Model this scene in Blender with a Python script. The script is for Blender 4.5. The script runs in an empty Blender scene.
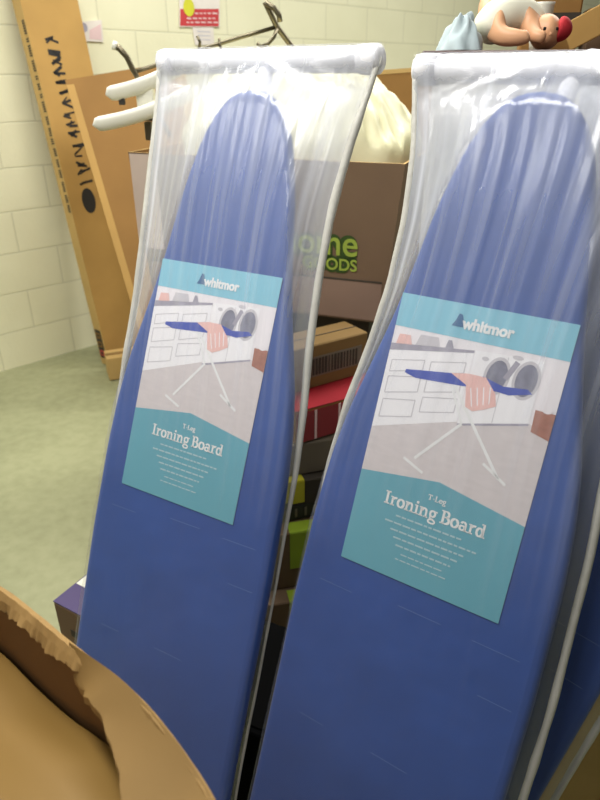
import bpy, bmesh, math, random
from mathutils import Vector, Matrix, noise
random.seed(7)
C = bpy.context.scene.collection
R = math.radians
# ------------------------------------------------------------------ camera
H = 1.42; PITCH = R(27.0); F = 640.0
cd = bpy.data.cameras.new('camera'); cam = bpy.data.objects.new('camera', cd); C.objects.link(cam)
cam.location = (0, 0, H); cam.rotation_euler = (math.pi/2 - PITCH, 0, 0)
cd.sensor_fit = 'VERTICAL'; cd.sensor_height = 36; cd.lens = 36*F/800; cd.clip_start = .02
bpy.context.scene.camera = cam

def ray(px, py):
    x = (px-300)/F; y = (400-py)/F; c, s = math.cos(PITCH), math.sin(PITCH)
    return Vector((x, c+y*s, -s+y*c))
def at(px, py, Y):
    d = ray(px, py); return d*(Y/d.y) + Vector((0, 0, H))
def atz(px, py, z):
    d = ray(px, py); return d*((z-H)/d.z) + Vector((0, 0, H))

# ------------------------------------------------------------------ materials
def lin(c):
    return tuple(((v/255)/12.92 if v/255 <= .04045 else ((v/255+.055)/1.055)**2.4) for v in c) + (1,)
class NT:
    def __init__(s, name):
        s.m = bpy.data.materials.new(name); s.m.use_nodes = True
        s.t = s.m.node_tree; s.b = s.t.nodes['Principled BSDF']; s.out = s.t.nodes['Material Output']
    def n(s, typ, **kw):
        nd = s.t.nodes.new(typ)
        for k, v in kw.items():
            if k in nd.inputs: nd.inputs[k].default_value = v
            else: setattr(nd, k, v)
        return nd
    def l(s, a, b): s.t.links.new(a, b)
def mat(name, col, rough=.6, var=.12, scale=6., bump=0., bscale=60., stretch=(1,1,1), metal=0., spec=.4, detail=4.):
    k = NT(name); b = k.b
    tc = k.n('ShaderNodeTexCoord'); mp = k.n('ShaderNodeMapping'); mp.inputs['Scale'].default_value = stretch
    k.l(tc.outputs['Object'], mp.inputs['Vector'])
    nz = k.n('ShaderNodeTexNoise', Scale=scale, Detail=detail); k.l(mp.outputs['Vector'], nz.inputs['Vector'])
    rp = k.n('ShaderNodeValToRGB'); c = lin(col)
    rp.color_ramp.elements[0].position = .3; rp.color_ramp.elements[1].position = .7
    rp.color_ramp.elements[0].color = tuple(v*(1-var) for v in c[:3])+(1,)
    rp.color_ramp.elements[1].color = tuple(min(1, v*(1+var)) for v in c[:3])+(1,)
    k.l(nz.outputs['Fac'], rp.inputs['Fac']); k.l(rp.outputs['Color'], b.inputs['Base Color'])
    b.inputs['Roughness'].default_value = rough; b.inputs['Metallic'].default_value = metal
    b.inputs['Specular IOR Level'].default_value = spec
    if bump:
        n2 = k.n('ShaderNodeTexNoise', Scale=bscale, Detail=3.); k.l(mp.outputs['Vector'], n2.inputs['Vector'])
        bp = k.n('ShaderNodeBump', Strength=bump, Distance=.004); k.l(n2.outputs['Fac'], bp.inputs['Height'])
        k.l(bp.outputs['Normal'], b.inputs['Normal'])
    return k.m
def fabric_mat(name, col):
    k = NT(name); b = k.b
    tc = k.n('ShaderNodeTexCoord')
    wv = k.n('ShaderNodeTexWave', Scale=260., Distortion=.4, bands_direction='X'); k.l(tc.outputs['Object'], wv.inputs['Vector'])
    w2 = k.n('ShaderNodeTexWave', Scale=260., Distortion=.4, bands_direction='Y'); k.l(tc.outputs['Object'], w2.inputs['Vector'])
    ad = k.n('ShaderNodeMath', operation='ADD'); k.l(wv.outputs['Fac'], ad.inputs[0]); k.l(w2.outputs['Fac'], ad.inputs[1])
    nz = k.n('ShaderNodeTexNoise', Scale=9., Detail=5.); k.l(tc.outputs['Object'], nz.inputs['Vector'])
    rp = k.n('ShaderNodeValToRGB'); c = lin(col)
    rp.color_ramp.elements[0].position = .3; rp.color_ramp.elements[1].position = .7
    rp.color_ramp.elements[0].color = tuple(v*.92 for v in c[:3])+(1,); rp.color_ramp.elements[1].color = tuple(v*1.06 for v in c[:3])+(1,)
    k.l(nz.outputs['Fac'], rp.inputs['Fac']); k.l(rp.outputs['Color'], b.inputs['Base Color'])
    bp = k.n('ShaderNodeBump', Strength=.15, Distance=.001); k.l(ad.outputs[0], bp.inputs['Height'])
    n3 = k.n('ShaderNodeTexNoise', Scale=14., Detail=2.); k.l(tc.outputs['Object'], n3.inputs['Vector'])
    b2 = k.n('ShaderNodeBump', Strength=.25, Distance=.01); k.l(n3.outputs['Fac'], b2.inputs['Height']); k.l(bp.outputs['Normal'], b2.inputs['Normal'])
    k.l(b2.outputs['Normal'], b.inputs['Normal'])
    b.inputs['Roughness'].default_value = .75; b.inputs['Sheen Weight'].default_value = .15
    return k.m
def film_mat(name):
    """clear polythene: transparent, hazier where the vertex attribute marks bunching or painted sheen, glossy skin"""
    k = NT(name); k.t.nodes.remove(k.b)
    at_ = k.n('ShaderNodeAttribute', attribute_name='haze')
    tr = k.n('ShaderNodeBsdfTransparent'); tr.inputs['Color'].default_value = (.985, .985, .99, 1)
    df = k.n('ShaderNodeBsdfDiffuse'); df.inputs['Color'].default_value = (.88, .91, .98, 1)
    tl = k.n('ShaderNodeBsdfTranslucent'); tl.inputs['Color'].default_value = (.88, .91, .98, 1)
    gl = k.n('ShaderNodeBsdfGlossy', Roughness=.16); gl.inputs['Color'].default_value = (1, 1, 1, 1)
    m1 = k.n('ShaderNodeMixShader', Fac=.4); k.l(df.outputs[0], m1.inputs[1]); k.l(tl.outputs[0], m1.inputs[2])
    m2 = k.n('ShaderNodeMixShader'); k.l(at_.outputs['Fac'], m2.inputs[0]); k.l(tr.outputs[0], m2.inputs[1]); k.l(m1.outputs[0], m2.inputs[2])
    lw = k.n('ShaderNodeFresnel', IOR=1.45)
    ml = k.n('ShaderNodeMath', operation='MULTIPLY'); k.l(lw.outputs[0], ml.inputs[0]); ml.inputs[1].default_value = .9
    mx = k.n('ShaderNodeMath', operation='MINIMUM'); k.l(ml.outputs[0], mx.inputs[0]); mx.inputs[1].default_value = .14
    m3 = k.n('ShaderNodeMixShader'); k.l(mx.outputs[0], m3.inputs[0]); k.l(m2.outputs[0], m3.inputs[1]); k.l(gl.outputs[0], m3.inputs[2])
    tc = k.n('ShaderNodeTexCoord'); mp = k.n('ShaderNodeMapping'); mp.inputs['Scale'].default_value = (70, 9, 20)
    k.l(tc.outputs['Object'], mp.inputs['Vector'])
    nz = k.n('ShaderNodeTexNoise', Scale=1., Detail=4.); k.l(mp.outputs['Vector'], nz.inputs['Vector'])
    bp = k.n('ShaderNodeBump', Strength=.35, Distance=.004); k.l(nz.outputs['Fac'], bp.inputs['Height'])
    k.l(bp.outputs['Normal'], gl.inputs['Normal'])
    k.l(m3.outputs[0], k.out.inputs['Surface'])
    return k.m
def wall_mat():
    k = NT('painted_block'); b = k.b
    tc = k.n('ShaderNodeTexCoord')
    br = k.n('ShaderNodeTexBrick', Scale=1.); br.offset = .5
    for n_, v in (('Brick Width', .405), ('Row Height', .203), ('Mortar Size', .005), ('Mortar Smooth', .6), ('Bias', -.3)): br.inputs[n_].default_value = v
    br.inputs['Color1'].default_value = lin((242, 239, 206)); br.inputs['Color2'].default_value = lin((239, 236, 202)); br.inputs['Mortar'].default_value = lin((222, 219, 188))
    k.l(tc.outputs['UV'], br.inputs['Vector'])
    nz = k.n('ShaderNodeTexNoise', Scale=2.2, Detail=6.); k.l(tc.outputs['Object'], nz.inputs['Vector'])
    mx = k.n('ShaderNodeMixRGB', blend_type='MULTIPLY', Fac=.25); k.l(br.outputs['Color'], mx.inputs[1])
    rp = k.n('ShaderNodeValToRGB'); rp.color_ramp.elements[0].color = (.75, .74, .66, 1); rp.color_ramp.elements[0].position = .35; rp.color_ramp.elements[1].position = .6
    k.l(nz.outputs['Fac'], rp.inputs['Fac']); k.l(rp.outputs['Color'], mx.inputs[2]); k.l(mx.outputs[0], b.inputs['Base Color'])
    n2 = k.n('ShaderNodeTexNoise', Scale=45., Detail=4.); k.l(tc.outputs['Object'], n2.inputs['Vector'])
    m2 = k.n('ShaderNodeMath', operation='MULTIPLY_ADD'); k.l(br.outputs['Fac'], m2.inputs[0]); m2.inputs[1].default_value = -1.4; k.l(n2.outputs['Fac'], m2.inputs[2])
    bp = k.n('ShaderNodeBump', Strength=.3, Distance=.004); k.l(m2.outputs[0], bp.inputs['Height']); k.l(bp.outputs['Normal'], b.inputs['Normal'])
    b.inputs['Roughness'].default_value = .55
    return k.m
def floor_mat():
    k = NT('sealed_concrete'); b = k.b
    tc = k.n('ShaderNodeTexCoord')
    n1 = k.n('ShaderNodeTexNoise', Scale=1.6, Detail=7.); k.l(tc.outputs['Object'], n1.inputs['Vector'])
    n2 = k.n('ShaderNodeTexNoise', Scale=24., Detail=5.); k.l(tc.outputs['Object'], n2.inputs['Vector'])
    ad = k.n('ShaderNodeMixRGB', blend_type='MIX', Fac=.4); k.l(n1.outputs['Fac'], ad.inputs[1]); k.l(n2.outputs['Fac'], ad.inputs[2])
    rp = k.n('ShaderNodeValToRGB'); rp.color_ramp.elements[0].position = .36; rp.color_ramp.elements[1].position = .62
    rp.color_ramp.elements[0].color = lin((143, 145, 110)); rp.color_ramp.elements[1].color = lin((166, 167, 130))
    k.l(ad.outputs[0], rp.inputs['Fac']); k.l(rp.outputs['Color'], b.inputs['Base Color'])
    bp = k.n('ShaderNodeBump', Strength=.12, Distance=.004); k.l(n2.outputs['Fac'], bp.inputs['Height']); k.l(bp.outputs['Normal'], b.inputs['Normal'])
    b.inputs['Roughness'].default_value = .5
    return k.m
def card(name, col, var=.08):
    return mat(name, col, .72, var, 5., .15, 30., (1, 1, 1), 0., .25)

M = {}
M['blue'] = fabric_mat('blue_cover_fabric', (44, 82, 158))
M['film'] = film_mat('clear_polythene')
M['seam'] = mat('bunched_polythene', (196, 194, 184), .4, .08, 20., .3, 80.)
M['white'] = mat('white_powder_coat', (238, 238, 242), .35, .03)
M['cap'] = mat('white_plastic', (240, 240, 244), .4, .03)
M['aqua'] = mat('printed_aqua', (136, 198, 218), .45, .03)
M['teal'] = mat('printed_teal', (108, 174, 192), .45, .04)
M['paper'] = mat('printed_white', (240, 235, 239), .45, .02)
M['pfloor'] = mat('printed_pale_floor', (218, 210, 211), .45, .04, 40., stretch=(1, 4, 1))
M['pcab'] = mat('printed_cabinet_white', (246, 244, 247), .45, .02)
M['pline'] = mat('printed_pale_grey', (206, 202, 208), .45, .02)
M['pgrey'] = mat('printed_counter_grey', (168, 164, 178), .45, .1, 60.)
M['pdark'] = mat('printed_drum_grey', (132, 132, 150), .45, .15, 80.)
M['pblue'] = mat('printed_board_blue', (66, 86, 180), .45, .05)
M['ppink'] = mat('printed_pink_cloth', (240, 196, 190), .45, .06, 60., stretch=(6, 1, 1))
M['pbrown'] = mat('printed_basket_brown', (172, 116, 98), .45, .15, 120.)
M['pnavy'] = mat('printed_logo_navy', (58, 104, 150), .45, .03)
M['crease'] = mat('pale_crease', (104, 132, 190), .6); M['pfine'] = mat('printed_fine_ink', (178, 208, 216), .45, .01); M['ink'] = mat('printed_white_ink', (240, 240, 240), .45, .01)
M['wall'] = wall_mat(); M['floor'] = floor_mat()
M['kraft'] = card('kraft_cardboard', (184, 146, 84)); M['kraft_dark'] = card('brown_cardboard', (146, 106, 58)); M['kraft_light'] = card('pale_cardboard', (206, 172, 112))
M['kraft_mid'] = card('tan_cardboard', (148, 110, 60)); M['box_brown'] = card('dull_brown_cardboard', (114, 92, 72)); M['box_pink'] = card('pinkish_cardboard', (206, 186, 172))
M['flap_brown'] = card('reddish_brown_cardboard', (136, 112, 98)); M['kraft_near'] = card('worn_kraft_cardboard', (128, 100, 56)); M['barcarton'] = card('yellowish_brown_cardboard', (124, 98, 58)); M['liner'] = card('inner_liner_cardboard', (112, 80, 46)); M['torn'] = card('torn_corrugate', (146, 116, 70), .25)
M['paperkraft'] = mat('smooth_kraft_paper', (132, 102, 50), .5, .08, 3., .1, 18.)
M['black'] = mat('black_print', (44, 42, 40), .6); M['darkgreen'] = mat('dark_green_print', (52, 74, 28), .6); M['green'] = mat('green_print', (150, 168, 66), .6)
M['red'] = mat('red_tape', (146, 30, 40), .4); M['redpaper'] = mat('red_print', (204, 66, 70), .6); M['yellow'] = mat('yellow_sticker', (222, 220, 60), .5)
M['label_yellow'] = mat('yellow_green_label', (196, 188, 50), .5); M['label_green'] = mat('lime_green_label', (150, 176, 48), .5)
M['purple'] = mat('purple_print', (76, 64, 108), .5); M['white_label'] = mat('white_sticker', (232, 230, 214), .5); M['notice'] = mat('notice_paper', (238, 230, 222), .6)
M['pinkpaper'] = mat('pink_notice_paper', (236, 206, 206), .6)
M['chrome'] = mat('dull_chrome', (118, 110, 90), .35, .1, 20., metal=.85); M['cream_plastic'] = mat('cream_white_plastic', (240, 238, 222), .35, .03)
M['rubber'] = mat('dark_rubber', (60, 56, 50), .6)
M['bag'] = mat('white_plastic_bag', (240, 236, 196), .4, .05, 12., .3, 40.)
M['skin'] = mat('doll_vinyl', (226, 172, 130), .45, .05); M['romper'] = mat('white_cotton', (240, 236, 214), .8, .04, 30.)
M['redcloth'] = mat('red_cloth', (190, 44, 52), .8); M['greyblue'] = mat('pale_blue_cloth', (180, 194, 196), .8, .12, 20.)
M['cabinet'] = mat('white_laminate', (214, 212, 206), .5, .03); M['darkwood'] = mat('dark_red_wood', (72, 40, 34), .4, .2, 8., stretch=(8, 1, 1))
M['grey_card'] = card('greyish_cardboard', (116, 106, 92)); M['dark_card'] = card('dark_cardboard', (66, 60, 52)); M['hair'] = mat('doll_hair', (120, 80, 50), .7, .2, 60.)
M['gap_black'] = mat('flat_black', (14, 14, 15), .9, spec=.05); M['blackplastic'] = mat('black_plastic', (24, 23, 24), .5)  # flat black is for the block added to darken the floor gap

# ------------------------------------------------------------------ mesh builder
class MB:
    def __init__(s): s.v = []; s.f = []; s.mi = []; s.mats = []; s.sm = []
    def _m(s, m):
        if m not in s.mats: s.mats.append(m)
        return s.mats.index(m)
    def add(s, vs, fs, m, smooth=False, T=None):
        o = len(s.v); s.v += [tuple(T @ Vector(v)) if T else tuple(v) for v in vs]
        i = s._m(m)
        for f in fs: s.f.append([a+o for a in f]); s.mi.append(i); s.sm.append(smooth)
        return s
    def box(s, c, d, m, T=None, bev=0., seg=2):
        bm = bmesh.new(); bmesh.ops.create_cube(bm, size=1)
        for v in bm.verts: v.co = Vector((v.co.x*d[0], v.co.y*d[1], v.co.z*d[2]))+Vector(c)
        if bev: bmesh.ops.bevel(bm, geom=list(bm.edges), offset=bev, segments=seg, affect='EDGES', profile=.5)
        bm.verts.ensure_lookup_table()
        s.add([v.co.copy() for v in bm.verts], [[v.index for v in f.verts] for f in bm.faces], m, False, T); bm.free(); return s
    def poly(s, pts, z, m, T=None): return s.add([(p[0], p[1], z) for p in pts], [list(range(len(pts)))], m, False, T)
    def rect(s, x0, y0, x1, y1, z, m, T=None): return s.poly([(x0, y0), (x1, y0), (x1, y1), (x0, y1)], z, m, T)
    def line(s, a, b, w, z, m, T=None):
        a = Vector(a); b = Vector(b); d = (b-a).normalized(); n = Vector((-d.y, d.x))*w/2
        return s.poly([a-n, b-n, b+n, a+n], z, m, T)
    def ell(s, c, rx, ry, z, m, n=24, T=None, rot=0):
        return s.poly([(c[0]+rx*math.cos(t)*math.cos(rot)-ry*math.sin(t)*math.sin(rot), c[1]+rx*math.cos(t)*math.sin(rot)+ry*math.sin(t)*math.cos(rot)) for t in [2*math.pi*i/n for i in range(n)]], z, m, T)
    def tube(s, pts, rad, m, n=12, caps=True, T=None):
        pts = [Vector(p) for p in pts]; rad = rad if isinstance(rad, (list, tuple)) else [rad]*len(pts)
        vs = []; fs = []; up = None
        for i, p in enumerate(pts):
            d = (pts[min(i+1, len(pts)-1)]-pts[max(i-1, 0)]).normalized()
            if up is None: up = d.orthogonal().normalized()
            up = (up-d*up.dot(d)).normalized(); w = d.cross(up)
            for j in range(n):
                t = 2*math.pi*j/n; vs.append(p+(up*math.cos(t)+w*math.sin(t))*rad[i])
        for i in range(len(pts)-1):
            for j in range(n): fs.append([i*n+j, i*n+(j+1) % n, (i+1)*n+(j+1) % n, (i+1)*n+j])
        if caps: fs += [list(range(n))[::-1], [(len(pts)-1)*n+j for j in range(n)]]
        return s.add(vs, fs, m, True, T)
    def grid(s, fn, nu, nv, m, T=None, closed=False):
        vs = [fn(i/(nu-1) if not closed else i/nu, j/(nv-1)) for j in range(nv) for i in range(nu)]
        fs = []
        for j in range(nv-1):
            for i in range(nu if closed else nu-1):
                fs.append([j*nu+i, j*nu+(i+1) % nu, (j+1)*nu+(i+1) % nu, (j+1)*nu+i])
        return s.add(vs, fs, m, True, T)
    def prism(s, pts, z0, z1, m, T=None):
        n = len(pts); vs = [(p[0], p[1], z0) for p in pts]+[(p[0], p[1], z1) for p in pts]
        fs = [list(range(n))[::-1], list(range(n, 2*n))]+[[i, (i+1) % n, n+(i+1) % n, n+i] for i in range(n)]
        return s.add(vs, fs, m, False, T)
    def build(s, name, parent=None, loc=None, rot=None):
        me = bpy.data.meshes.new(name); me.from_pydata(s.v, [], s.f)
        for m in s.mats: me.materials.append(m)
        me.polygons.foreach_set('material_index', s.mi); me.polygons.foreach_set('use_smooth', s.sm); me.update()
        o = bpy.data.objects.new(name, me); C.objects.link(o)
        if parent: o.parent = parent
        if loc is not None: o.location = loc
        if rot is not None: o.rotation_euler = rot
        return o
def tag(o, label=None, cat=None, group=None, kind=None):
    for k, v in (('label', label), ('category', cat), ('group', group), ('kind', kind)):
        if v: o[k] = v
    return o
def empty(name, Mx):
    o = bpy.data.objects.new(name, None); C.objects.link(o); o.empty_display_size = .05
    if isinstance(Mx, Matrix): o.matrix_world = Mx
    else: o.location = Mx
    return o
def children(o): return [c for c in bpy.data.objects if c.parent == o]
def copy_tree(o, parent=None):
    c = o.copy(); C.objects.link(c); c.parent = parent
    for ch in children(o): copy_tree(ch, c)
    return c
def frame(ux, uy, n, loc):
    return Matrix(((ux.x, uy.x, n.x, loc.x), (ux.y, uy.y, n.y, loc.y), (ux.z, uy.z, n.z, loc.z), (0, 0, 0, 1)))
def text_poly(body, size, offset=0., align='LEFT', shear=0.):
    cu = bpy.data.curves.new('t', 'FONT'); cu.body = body; cu.size = size; cu.offset = offset; cu.align_x = align; cu.shear = shear
    ob = bpy.data.objects.new('t', cu); C.objects.link(ob)
    dg = bpy.context.evaluated_depsgraph_get(); me = bpy.data.meshes.new_from_object(ob.evaluated_get(dg))
    vs = [v.co.copy() for v in me.vertices]; fs = [list(p.vertices) for p in me.polygons]
    bpy.data.objects.remove(ob); bpy.data.curves.remove(cu); bpy.data.meshes.remove(me)
    return vs, fs
def put_text(mb, body, x, y, z, size, m, width=None, offset=0., T=None):
    vs, fs = text_poly(body, size, offset); x0 = min(v.x for v in vs); x1 = max(v.x for v in vs)
    k = width/(x1-x0) if width else 1
    mb.add([(x+(v.x-x0)*k, y+v.y, z) for v in vs], fs, m, False, T)

# ------------------------------------------------------------------ slab-serif lettering
def slab(mb, word, x, y, z, s, m):
    """s = x-height; returns end x"""
    def rc(x0, y0, x1, y1): mb.rect(x+x0*s, y+y0*s, x+x1*s, y+y1*s, z, m)
    def arc(cx, cy, rx, ry, a0, a1, w, w2=None, n=18):
        w2 = w if w2 is None else w2; vs = []; fs = []
        for i in range(n+1):
            t = R(a0+(a1-a0)*i/n); c, q = math.cos(t), math.sin(t); ww = w*abs(c)+w2*abs(q)
            vs += [(x+(cx+(rx-ww/2)*c)*s, y+(cy+(ry-ww/2)*q)*s, z), (x+(cx+(rx+ww/2)*c)*s, y+(cy+(ry+ww/2)*q)*s, z)]
        for i in range(n): fs.append([2*i, 2*i+1, 2*i+3, 2*i+2])
        mb.add(vs, fs, m)
    for ch in word:
        if ch == 'I': rc(.18, 0, .44, 1.42); rc(.02, 0, .6, .15); rc(.02, 1.27, .6, 1.42); a = .7
        elif ch == 'r': rc(.12, 0, .35, 1); rc(0, 0, .5, .14); rc(0, .86, .2, 1); arc(.58, .62, .26, .28, 60, 175, .14, .2); a = .76
        elif ch == 'o': arc(.45, .5, .34, .42, 0, 360, .24, .15, 30); a = .92
        elif ch == 'n': rc(.12, 0, .35, 1); rc(0, 0, .47, .14); rc(0, .86, .2, 1); arc(.56, .58, .24, .34, 0, 175, .2, .17); rc(.69, 0, .91, .6); rc(.57, 0, 1.03, .14); a = 1.08
        elif ch == 'i': rc(.14, 0, .37, 1); rc(0, 0, .5, .14); rc(0, .86, .2, 1); arc(.25, 1.28, .07, .07, 0, 360, .13, .13); a = .55
        elif ch == 'g': arc(.42, .62, .27, .31, 0, 360, .2, .14, 26); arc(.44, -.2, .36, .2, 0, 360, .16, .13, 26); rc(.62, .84, .92, .98); rc(.12, .02, .3, .34); rc(.2, .02, .6, .14); a = .94
        elif ch == 'B': rc(.14, 0, .4, 1.42); rc(0, 0, .55, .15); rc(0, 1.27, .55, 1.42); rc(.3, .68, .55, .82); arc(.52, 1.05, .3, .3, -90, 90, .22, .14); arc(.54, .41, .38, .335, -90, 90, .24, .15); a = 1.08
        elif ch == 'a': arc(.36, .3, .25, .23, 0, 360, .2, .14, 24); rc(.58, 0, .8, .68); arc(.44, .64, .25, .29, 0, 160, .2, .14); rc(.58, 0, .95, .14); a = .98
        elif ch == 'd': arc(.4, .48, .29, .41, 0, 360, .22, .15, 26); rc(.64, 0, .87, 1.42); rc(.48, 1.28, .87, 1.42); rc(.64, 0, 1.0, .14); a = 1.06
        elif ch == 'T': rc(.46, 0, .72, 1.42); rc(.3, 0, .88, .15); rc(.04, 1.25, 1.14, 1.42); rc(.04, 1.02, .18, 1.42); rc(1.0, 1.02, 1.14, 1.42); a = 1.26
        elif ch == 'L': rc(.14, 0, .4, 1.42); rc(0, 0, 1.0, .16); rc(0, 1.27, .56, 1.42); rc(.86, 0, 1.0, .42); a = 1.1
        elif ch == 'e': arc(.44, .5, .34, .42, 0, 320, .22, .15, 28); rc(.16, .42, .88, .56); a = .92
        elif ch == '-': rc(.05, .42, .5, .6); a = .6
        else: a = .36
        x += a*s
    return x

# ------------------------------------------------------------------ ironing boards
TAIL = 1.198
HW = [(.281, .0), (.279, .018), (.275, .03), (.268, .042), (.258, .052), (.24, .066), (.22, .0765), (.2, .085), (.12, .105), (.05, .116), (0, .124), (-.05, .134), (-.12, .151), (-.18, .166), (-.25, .177), (-.34, .184), (-.5, .187), (-.75, .1835), (-1.1, .1825)]
def interp(tab, v):
    for (a, fa), (b, fb) in zip(tab, tab[1:]):
        if v >= b: return fa if v >= a else fa+(fb-fa)*(a-v)/(a-b)
    return tab[-1][1]
def smooth_interp(tab, v, d=.018):
    return (interp(tab, v-d)+2*interp(tab, v)+interp(tab, v+d))/4
def hw(v):
    if v > .23: return interp(HW, v)
    return smooth_interp(HW, v)
def outline():
    vs = [v for v, h in HW[:6]]+[.23-.02*i for i in range(70)]
    vs = [v for v in vs if v > -TAIL+.03]
    right = [(hw(v), v+TAIL) for v in vs]
    for i in range(7):
        t = R(90*i/6); right.append((.1525+.03*math.cos(t), .03-.03*math.sin(t)))
    left = [(-x, y) for x, y in right[::-1]]
    return right[1:]+left[:-1]+[(0, right[0][1])]
CREASES = ((-.4355, -.017, .048), (-.447, -.146, -.09), (-.4375, .093, .158), (-.6655, -.128, -.085), (-.6635, -.004, .055), (-.506, .118, .165))
def make_board(BV, BL, BR, LE, RE, rs=1., lroll=0., bt=0., ls=0.):
    BZ = -.042; BRad = .021
    root = empty('ironing_board', (0, 0, 0))
    # padded cover: stacked offset rings
    ol = outline(); n = len(ol)
    nor = []
    for i in range(n):
        a = Vector(ol[i-1]); b = Vector(ol[(i+1) % n]); d = (b-a).normalized(); nor.append(Vector((d.y, -d.x)))
    cen = Vector((0, .7))
    if sum((Vector(ol[i])-cen).dot(nor[i]) for i in range(n)) < 0: nor = [-q for q in nor]
    mb = MB(); vs = []; layers = [(.014, 0), (.008, -.0007), (.0035, -.003), (.0008, -.007), (0, -.012), (0, -.018), (.002, -.024), (.007, -.028), (.014, -.0295)]
    for ins, z in layers:
        for i in range(n):
            p = Vector(ol[i])-nor[i]*ins; vs.append((p.x, p.y, z))
    fs = []
    for k in range(len(layers)-1):
        for i in range(n): fs.append([k*n+i, (k+1)*n+i, (k+1)*n+(i+1) % n, k*n+(i+1) % n])
    mb.add(vs, fs, M['blue'], True)
    L = len(layers)-1
    mb.add(vs[:n], [list(range(n))], M['blue']); mb.add(vs[L*n:], [list(range(n))[::-1]], M['blue'])
    for v, x0, x1 in CREASES:  # faint pressed creases in the cover
        mb.rect(x0, v+TAIL-.0004, x1, v+TAIL+.0004, .0005, M['crease'])
    mb.build('padded_cover', root)
    # folded T legs behind the board
    z = -.048
    mb = MB(); mb.tube([((BL+BR)/2+.01, TAIL+BV, BZ), (.0, TAIL+.2, z), (.03, TAIL-.3, z), (.05, TAIL-.75, z)], .013, M['white']); mb.build('leg', root)
    mb = MB(); mb.tube([(-.03, TAIL-.02, z), (-.04, TAIL-.4, z), (-.05, TAIL-1.1, z)], .012, M['white']); mb.tube([(-.17, .115, z), (.12, .115, z)], .012, M['white']); mb.build('leg', root)
    # foot bar that stands above the nose
    mb = MB(); mb.tube([(BL+.012, TAIL+BV, BZ), (BL*.5, TAIL+BV, BZ), (0, TAIL+BV, BZ), (BR*.5, TAIL+BV, BZ), (BR-.012, TAIL+BV, BZ)], BRad-.002, M['white'], 24)
    tiltb = lambda mb: setattr(mb, 'v', [(x, y+bt*x, z_) for x, y, z_ in mb.v])
    tiltb(mb); bar = mb.build('foot_bar', root)
    for sx in (-1, 1):
        x = BL if sx < 0 else BR
        mb = MB(); mb.tube([(x, TAIL+BV, BZ), (x-sx*.004, TAIL+BV, BZ), (x-sx*.012, TAIL+BV, BZ), (x-sx*.036, TAIL+BV, BZ)], [.016, BRad-.0005, BRad+.001, BRad], M['cap'], 20); tiltb(mb); mb.build('end_cap', bar)
    # label
    W = .24; mb = MB(); X0 = -.12; Y0 = TAIL
    T = Matrix.Translation((X0, Y0, .0008))
    q = lambda a, b: (a*W, -b*W)
    def P(pts, z, m): mb.poly([q(*p) for p in pts], z*.00025, M[m], T)
    def LN(a, b, w, z, m): mb.line(q(*a), q(*b), w*W, z*.00025, M[m], T)
    def E(c, rx, ry, z, m, rot=0): mb.ell(q(*c), rx*W, ry*W, z*.00025, M[m], 28, T, rot)
    P([(0, 1.669), (1, 1.669), (1, 0), (0, 0)], 0, 'paper')
    P([(0, .195), (1, .195), (1, 0), (0, 0)], 1, 'aqua')
    P([(0, 1.669), (1, 1.669), (1, 1.104), (.49, 1.02), (0, 1.093)], 2.4, 'teal')
    P([(0, 1.095), (.49, 1.022), (1, 1.105), (1, .6), (.88, .56), (.5, .655), (0, .815)], 1, 'pfloor')
    # worktop and cupboards of the printed photograph
    P([(0, .82), (.5, .655), (.5, .245), (0, .3)], 1.2, 'pcab')
    P([(.0, .345), (.5, .258), (.5, .243), (.0, .302)], 1.6, 'pgrey')
    P([(.03, .3), (.13, .29), (.11, .235), (.04, .24)], 1.6, 'ppink'); P([(.15, .285), (.3, .27), (.28, .215), (.17, .22)], 1.6, 'pline'); P([(.33, .262), (.38, .257), (.36, .215), (.34, .215)], 1.6, 'pgrey')
    for a, b0, b1 in ((.03, .4, .47), (.03, .5, .6), (.03, .64, .75), (.27, .36, .43), (.27, .45, .54), (.27, .57, .66)):
        for s_ in ((a, b0, a+.2, b0-.04), (a, b1, a+.2, b1-.05)): LN((s_[0], s_[1]), (s_[2], s_[3]), .006, 1.7, 'pline')
        LN((a, b0), (a, b1), .006, 1.7, 'pline'); LN((a+.2, b0-.04), (a+.2, b1-.05), .006, 1.7, 'pline')
    # two front loading machines
    P([(.505, .665), (.88, .565), (.88, .22), (.505, .24)], 1.3, 'pcab')
    LN((.505, .67), (.88, .567), .012, 1.5, 'pgrey'); LN((.69, .24), (.69, .61), .004, 1.5, 'pline')
    for cx, cy in ((.652, .355), (.81, .342)):
        E((cx, cy), .072, .108, 1.6, 'pline', -.1); E((cx, cy), .056, .09, 1.8, 'pdark', -.1)
    LN((.70, .36), (.745, .255), .03, 1.9, 'pgrey'); E((.57, .275), .02, .012, 1.8, 'pline'); E((.74, .232), .03, .012, 1.8, 'pline')
    # basket
    P([(.9, .6), (1, .625), (1, .48), (.895, .48)], 1.8, 'pbrown'); E((.955, .465), .03, .022, 1.9, 'paper')
    # printed ironing board
    LN((.43, .45), (.80, .90), .017, 2.0, 'ink'); LN((.53, .66), (.31, .93), .017, 2.0, 'ink'); LN((.245, .945), (.38, 1.0), .016, 2.0, 'ink'); LN((.70, .84), (.845, .92), .016, 2.0, 'ink')
    LN((.42, .46), (.53, .66), .014, 2.0, 'ink')
    P([(.127, .455), (.2, .472), (.5, .45), (.56, .425), (.42, .392), (.13, .435)], 2.2, 'pblue')
    P([(.56, .43), (.74, .44), (.86, .405), (.83, .385), (.7, .4), (.58, .372)], 2.2, 'pblue')
    P([(.4, .395), (.5, .44), (.525, .56), (.57, .575), (.63, .55), (.69, .515), (.67, .45), (.6, .375), (.5, .375)], 2.5, 'ppink')
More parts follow.
